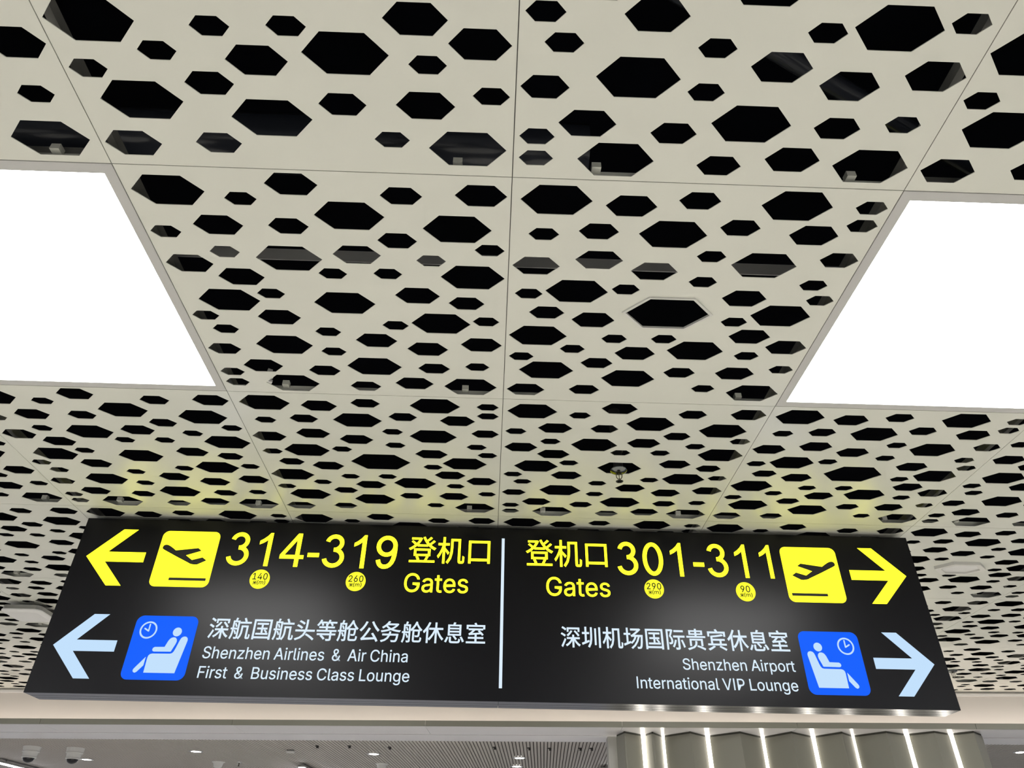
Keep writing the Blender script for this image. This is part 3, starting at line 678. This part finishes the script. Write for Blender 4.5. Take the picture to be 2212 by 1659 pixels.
def inside(p, c):
    r = False
    for i in range(len(c)):
        (x1, y1), (x2, y2) = c[i], c[(i + 1) % len(c)]
        if (y1 > p[1]) != (y2 > p[1]) and p[0] < (x2 - x1) * (p[1] - y1) / (y2 - y1) + x1:
            r = not r
    return r
def latin(name, s_, x0, x1, base, cap, m, thick=0.010, parent=None, y=FY, space=0.16, track=0.0):
    """one line of text fitted between x0 and x1 on a baseline; cap = capital height"""
    pen, cs = 0.0, []
    for ch in s_:
        if ch == ' ':
            pen += space
            continue
        adv, con = GLYPHS[ch]
        cs.append([[(pen + px / 1000, pz / 1000) for px, pz in c] for c in con])
        pen += adv + track
    allx = [p[0] for g in cs for c in g for p in c]
    lo, hi = min(allx) - thick, max(allx) + thick
    kx = (x1 - x0) / (hi - lo)
    kz = cap / (0.5205 + 2 * thick)
    tw = thick * (kx + kz) / 2
    fit = lambda p: (x0 + (p[0] - lo) * kx, base + (p[1] + thick) * kz)
    b = MB()
    for g in cs:
        sg = max(g, key=lambda c: abs(area2(c)))
        sgn = area2(sg) > 0
        outs = [c for c in g if (area2(c) > 0) == sgn]
        ins = [c for c in g if (area2(c) > 0) != sgn]
        for o_ in outs:
            hol = [h for h in ins if inside(h[0], o_)]
            loops = [[fit(p) for p in c] for c in [o_] + hol]
            flatp = [p for l in loops for p in l]
            tri = tessellate_polygon([[Vector((p[0], p[1], 0)) for p in l] for l in loops])
            n = len(b.v)
            b.v += [(p[0], y, p[1]) for p in flatp]
            b.f += [tuple(n + i for i in t) for t in tri]
            for l in loops:
                ribbon(b, l, tw, True, y)
    return b.obj(name, m, parent or sign)

def hanzi(name, s_, x0, x1, z0, z1, m, thick=0.012, parent=None, y=FY):
    """one line of Chinese characters fitted to a rectangle"""
    cu = bpy.data.curves.new('characters', 'FONT')
    cu.body = s_
    cu.size = 1.0
    cu.resolution_u = 3
    tmp = bpy.data.objects.new('characters', cu)
    COL.objects.link(tmp)
    bpy.context.view_layer.update()
    ev = tmp.evaluated_get(bpy.context.evaluated_depsgraph_get())
    me = ev.to_mesh()
    vs = [(v.co.x, v.co.y) for v in me.vertices]
    fs = [tuple(p.vertices) for p in me.polygons]
    ev.to_mesh_clear()
    bpy.data.objects.remove(tmp)
    bpy.data.curves.remove(cu)
    lo = (min(v[0] for v in vs) - thick, min(v[1] for v in vs) - thick)
    hi = (max(v[0] for v in vs) + thick, max(v[1] for v in vs) + thick)
    kx, kz = (x1 - x0) / (hi[0] - lo[0]), (z1 - z0) / (hi[1] - lo[1])
    P = [(x0 + (v[0] - lo[0]) * kx, z0 + (v[1] - lo[1]) * kz) for v in vs]
    cnt = {}
    for f in fs:
        for i in range(len(f)):
            e = tuple(sorted((round(P[f[i]][0], 6), round(P[f[i]][1], 6), ) for _ in (0,)))
            a, c = f[i], f[(i + 1) % len(f)]
            ka = tuple(round(q, 6) for q in P[a]); kc = tuple(round(q, 6) for q in P[c])
            key = (ka, kc) if ka < kc else (kc, ka)
            cnt[key] = cnt.get(key, 0) + 1
    b = MB()
    b.v = [(p[0], y, p[1]) for p in P]
    b.f = list(fs)
    tw = thick * (kx + kz) / 2
    seen = set()
    for (a, c), k_ in cnt.items():
        if k_ == 1:
            ribbon(b, [a, c], tw, False, y, False)
            seen.add(a)
            seen.add(c)
    for p in seen:
        b.poly([(p[0] + tw * math.cos(i * math.pi / 4), y, p[1] + tw * math.sin(i * math.pi / 4)) for i in range(8)])
    return b.obj(name, m, parent or sign)

def badge(cx, cz, num):
    b = MB()
    flat(b, disc_pts(cx, cz, 0.0535, 48))
    p = b.obj('distance_badge', M_BADGE, sign)
    y = FY - 0.0008
    w_ = 0.040 if len(num) == 3 else 0.026
    latin('badge_number', num, cx - w_, cx + w_, cz - 0.003, 0.037, M_BADGE_INK, 0.010, p, y, track=0.02)
    hanzi('badge_unit', '米', cx - 0.034, cx - 0.012, cz - 0.031, cz - 0.008, M_BADGE_INK, 0.03, p, y)
    latin('badge_unit', '(m)', cx - 0.011, cx + 0.034, cz - 0.028, 0.022, M_BADGE_INK, 0.012, p, y)

numerals('numeral', '314-319', -1.512, -0.580, 0.668, 0.194, M_YEL)
hanzi('gate_word_text', '登机口', -0.516, -0.063, 0.706, 0.862, M_YEL, 0.007)
latin('gate_word_text', 'Gates', -0.524, -0.177, 0.543, 0.106, M_YEL, 0.004)
badge(-1.303, 0.595, '140')
badge(-0.786, 0.594, '260')
hanzi('gate_word_text', '登机口', 0.137, 0.592, 0.703, 0.861, M_YEL, 0.007)
numerals('numeral', '301-311', 0.647, 1.518, 0.664, 0.196, M_YEL)
latin('gate_word_text', 'Gates', 0.248, 0.597, 0.540, 0.106, M_YEL, 0.004)
badge(0.838, 0.590, '290')
badge(1.341, 0.586, '90')
hanzi('lounge_name_text', '深航国航头等舱公务舱休息室', -1.508, -0.075, 0.275, 0.386, M_WTX, 0.010)
latin('lounge_name_text', 'Shenzhen Airlines  &  Air China', -1.508, -0.468, 0.178, 0.060, M_WTX, 0.004)
latin('lounge_name_text', 'First  &  Business Class Lounge', -1.508, -0.451, 0.083, 0.058, M_WTX, 0.004)
hanzi('lounge_name_text', '深圳机场国际贵宾休息室', 0.320, 1.522, 0.268, 0.380, M_WTX, 0.010)
latin('lounge_name_text', 'Shenzhen Airport', 0.946, 1.529, 0.170, 0.057, M_WTX, 0.004)
latin('lounge_name_text', 'International VIP Lounge', 0.700, 1.524, 0.075, 0.057, M_WTX, 0.004)

# ================================================================== THINGS ON THE PERFORATED CEILING
def ring_prism(b, ri, ro, z0, z1):
    A, B = hexagon(0, 0, ri), hexagon(0, 0, ro)
    for i in range(6):
        j_ = (i + 1) % 6
        b.prism([A[i], B[i], B[j_], A[j_]], z0, z1)
# hexagonal trim ring round the open centre hole
b = MB()
ring_prism(b, 0.1305 * T, 0.1415 * T, -0.006, 0.0)
o = b.obj('hexagonal_trim_ring', M_RING)
o.location = (0.498 * T, 0.500 * T, ZC)
tag(o, 'thin pale hexagonal rim framing the widest open hole, between the light panels', 'trim ring')
# closed hexagonal cover, right of the sign
t = thing('hexagonal_cover', 'closed white hexagonal ceiling cover to the right of the sign', 'ceiling cover', (2.502 * T, 2.5 * T, ZC))
b = MB(); ring_prism(b, 0.108 * T, 0.141 * T, -0.020, 0.0); b.obj('rim', M_RING, t)
b = MB(); b.prism(hexagon(0, 0, 0.108 * T), -0.010, 0.0); b.obj('cover_plate', M_WPLASTIC, t)

def sprinkler(x, y, label, k=1.0):
    t = thing('sprinkler', label, 'sprinkler', (x, y, ZC), 0, 'fire sprinklers in the perforated ceiling')
    MB().lathe([(0.024, -0.006), (0.024, 0.10), (0.03, 0.10), (0.03, 0.35)], n=20).obj('drop_pipe', M_DKPLASTIC, t, True)
    MB().lathe([(0.016, -0.024), (0.030, -0.021), (0.043, -0.012), (0.044, -0.008), (0.036, -0.003), (0.022, 0.0)], n=28).obj('escutcheon', M_DKCHROME, t, True)
    fm = MB()
    for s_ in (-1, 1):
        fm.tube([(s_ * 0.011, 0, -0.022), (s_ * 0.0145, 0, -0.036), (s_ * 0.013, 0, -0.050), (s_ * 0.007, 0, -0.058), (0, 0, -0.061)], 0.0022, 8)
    fm.lathe([(0.004, -0.070), (0.004, -0.056)], n=10)
    fm.obj('frame', M_BRASS, t, True)
    MB().lathe([(0.0016, -0.056), (0.0022, -0.024)], n=10).obj('bulb', M_BRASS, t, True)
    df = MB().lathe([(0.005, -0.066), (0.005, -0.073)], n=12)
    for i in range(12):
        a = 2 * math.pi * i / 12
        ca, sa = math.cos(a), math.sin(a)
        q = [(0.004, -0.0035), (0.019, -0.0036), (0.019, 0.0036), (0.004, 0.0035)]
        df.prism([(px * ca - py * sa, px * sa + py * ca) for px, py in q], -0.0715, -0.070)
    df.obj('deflector', M_CHROME, t)
    return t
sprinkler(0.600, 1.806, 'chrome fire sprinkler poking down through a ceiling hole above the gate numbers')
sprinkler(4.315, 5.545, 'distant fire sprinkler half hidden by the right edge of the sign')

# wireless access point
t = thing('access_point', 'white flat wireless access point under the ceiling left of the sign', 'access point', (-3.555, 4.245, ZC))
MB().box((-0.05, -0.06, -0.030), (0.05, 0.06, 0.0)).obj('bracket', M_GPLASTIC, t)
def rrect(hx, hy, r, n=5):
    return [(p[0], p[1]) for p in plate_pts(-hx, hx, -hy, hy, r, n)]
b = MB()
b.prism(rrect(0.145, 0.145, 0.045), -0.060, -0.030)
b.obj('back_shell', M_GPLASTIC, t)
b = MB()
lo_, hi_ = rrect(0.118, 0.118, 0.035), rrect(0.150, 0.150, 0.048)
n_ = len(lo_)
b.v = [(x, y, -0.078) for x, y in lo_] + [(x, y, -0.068) for x, y in hi_] + [(x, y, -0.060) for x, y in hi_]
b.f = [tuple(range(n_ - 1, -1, -1)), tuple(range(2 * n_, 3 * n_))]
for q in range(2):
    for i in range(n_):
        j_ = (i + 1) % n_
        b.f.append((q * n_ + i, q * n_ + j_, (q + 1) * n_ + j_, (q + 1) * n_ + i))
b.obj('cover', M_WPLASTIC, t)

# bracket seen in a hole of the near-left panel
t = thing('mounting_bracket', 'small pale metal bracket visible inside a ceiling hole left of centre', 'bracket', (-1.02, 1.125, ZC + 0.004), 0.5)
b = MB(); b.box((-0.03, -0.014, 0.03), (0.03, 0.014, 0.034)); b.box((-0.03, -0.014, 0.0), (-0.024, 0.014, 0.03)); b.box((0.0, -0.014, 0.034), (0.02, 0.014, 0.062)); b.obj('clip', M_WPLASTIC, t)
MB().box((-0.024, -0.012, 0.0), (0.03, 0.012, 0.012)).obj('foot', M_WPLASTIC, t)

# services in the dark void
DY = 0.165
o = MB().tube([(-3.4, 0, 0), (0.25, 0, 0)], 0.10, 20).obj('round_duct', M_DUCT, None, True)
o.location = (0, DY - 0.06, ZC + 0.26)
tag(o, 'dark round duct glimpsed through holes near the left light panel', 'duct')
o = MB().tube([(-0.9, -0.436, 0), (0.9, 0.436, 0)], 0.035, 14).obj('pipe', M_DUCT, None, True)
o.location = (1.02, -0.07, ZC + 0.50)
tag(o, 'dark slanting pipe glimpsed through holes at the upper right', 'pipe')

# ================================================================== THINGS UNDER THE SLATTED CEILING
def rear(name, label, cat, s_, d, z=zl, group=None):
    t = thing(name, label, cat, (0, 0, 0), 0, group)
    place_wall(t, s_, d, z)
    return t
def dome_camera(s_, d, label):
    t = rear('dome_camera', label, 'camera', s_, d, zl, 'dome cameras under the slatted ceiling')
    MB().lathe([(0.102, 0.0), (0.100, -0.004), (0.094, -0.045), (0.098, -0.050), (0.098, -0.056), (0.082, -0.060)], n=28).obj('base', M_WPLASTIC, t, True)
    MB().lathe([(0.084, -0.058), (0.076, -0.105), (0.082, -0.110), (0.082, -0.118), (0.066, -0.122)], n=28).obj('housing', M_WPLASTIC, t, True)
    MB().lathe([(0.064 * math.cos(a), -0.120 - 0.052 * math.sin(a)) for a in [i * math.pi / 2 / 8 for i in range(8)]] + [(0.004, -0.1722)], n=24).obj('dome', M_DOME, t, True)
    MB().lathe([(0.0665, -0.119), (0.0665, -0.124), (0.060, -0.124)], n=24).obj('dome_rim', M_CHROME, t, True)
dome_camera(-5.62, 1.36, 'white dome security camera nearest the lower left corner of the photo')
dome_camera(-5.125, 1.44, 'white dome security camera right of its twin, beside a downlight')
def downlight(s_, d, label):
    t = rear('downlight', label, 'downlight', s_, d, zl, 'round downlights in the slatted ceiling')
    MB().lathe([(0.060, 0.0), (0.085, 0.0), (0.085, -0.004), (0.062, -0.008), (0.058, -0.002)], n=28).obj('trim_ring', M_CHROME, t, True)
    MB().lathe([(0.0575, 0.0), (0.0575, -0.006), (0.03, -0.010)], n=24).obj('lens', M_LAMP, t, True)
downlight(-3.705, 1.60, 'round downlight alone, right of the two dome cameras')
downlight(-5.455, 2.32, 'round downlight partly behind the dome cameras')
downlight(-1.530, 1.70, 'round downlight below the class lounge wording')
downlight(0.250, 1.93, 'upper of the two round downlights left of the pleated wall')
downlight(0.195, 2.66, 'lower of the two round downlights left of the pleated wall')
downlight(5.985, 1.25, 'round downlight right of the pleated wall')
def speaker(s_, d, label):
    t = rear('ceiling_speaker', label, 'speaker', s_, d, zl, 'bowl-shaped ceiling speakers')
    MB().lathe([(0.085, 0.0), (0.085, -0.006), (0.070, -0.010)], n=24).obj('flange', M_WPLASTIC, t, True)
    MB().lathe([(0.068, -0.008), (0.060, -0.030), (0.052, -0.060), (0.040, -0.068)], n=24).obj('body', M_WPLASTIC, t, True)
speaker(-3.75, 2.47, 'grey-white bowl-shaped fitting right of the dome cameras near the photo bottom')
speaker(-1.585, 2.54, 'grey-white bowl-shaped fitting below the middle downlight')
t = rear('ceiling_sensor', 'small white rectangular sensor box on the slatted ceiling', 'sensor', -2.50, 1.48)
MB().box((-0.045, -0.03, -0.028), (0.045, 0.03, -0.010)).obj('body', M_WPLASTIC, t)
MB().box((-0.040, -0.025, -0.010), (0.040, 0.025, 0.0)).obj('base', M_DKPLASTIC, t)
t = rear('pendent_nozzle', 'small chrome pendent nozzle beside the left bowl-shaped fitting', 'nozzle', -3.475, 2.48)
MB().lathe([(0.032, 0.0), (0.030, -0.008), (0.012, -0.012)], n=18).obj('cup', M_CHROME, t, True)
MB().lathe([(0.006, -0.012), (0.006, -0.045), (0.014, -0.047), (0.014, -0.050)], n=14).obj('stem', M_BRASS, t, True)
for i, (s_, d) in enumerate(((-2.09, 1.14), (-1.71, 1.13), (-1.25, 1.20), (-0.02, 1.16), (0.38, 1.19), (0.62, 1.21), (0.97, 1.19), (1.10, 1.19))):
    t = rear('ceiling_hook', 'tiny dark hook, %s from the left along the front of the slatted ceiling' % ORD[i], 'hook', s_, d, zl, 'tiny dark hooks along the slatted ceiling')
    MB().lathe([(0.022, 0.0), (0.022, -0.008), (0.008, -0.010)], n=12).obj('base', M_DKPLASTIC, t, True)
    MB().box((-0.006, -0.006, -0.028), (0.020, 0.006, -0.008)).obj('hook', M_DKPLASTIC, t)
def linear_light(s_, d0, d1, label):
    t = rear('linear_light', label, 'ceiling light', s_, (d0 + d1) / 2, zl, 'long linear lights under the slatted ceiling')
    h_ = (d1 - d0) / 2
    MB().box((-0.045, -h_, -0.054), (0.045, h_, -0.030)).obj('housing', M_GPLASTIC, t)
    for e in (-h_ * 0.7, h_ * 0.7):
        MB().box((-0.006, e - 0.006, -0.030), (0.006, e + 0.006, 0.0)).obj('spacer', M_GPLASTIC, t)
    MB().box((-0.034, -h_ + 0.004, -0.060), (0.034, h_ - 0.004, -0.054)).obj('lens', M_TUBE, t)
linear_light(-6.60, 2.25, 3.45, 'long white linear light in the lower left corner of the photo')
linear_light(-2.635, 2.47, 3.67, 'bright end of a linear light at the bottom, under the lounge wording')
for s_, d in ((-6.60, 3.50), (-6.60, 4.75), (-2.635, 3.72), (-2.635, 4.97), (1.34, 2.47), (1.34, 3.72), (5.30, 3.40), (5.30, 4.65)):  # unseen lights added to brighten the soffit and slatted ceiling
    linear_light(s_, d, d + 1.2, 'added linear light, unseen, brightening the hall behind')
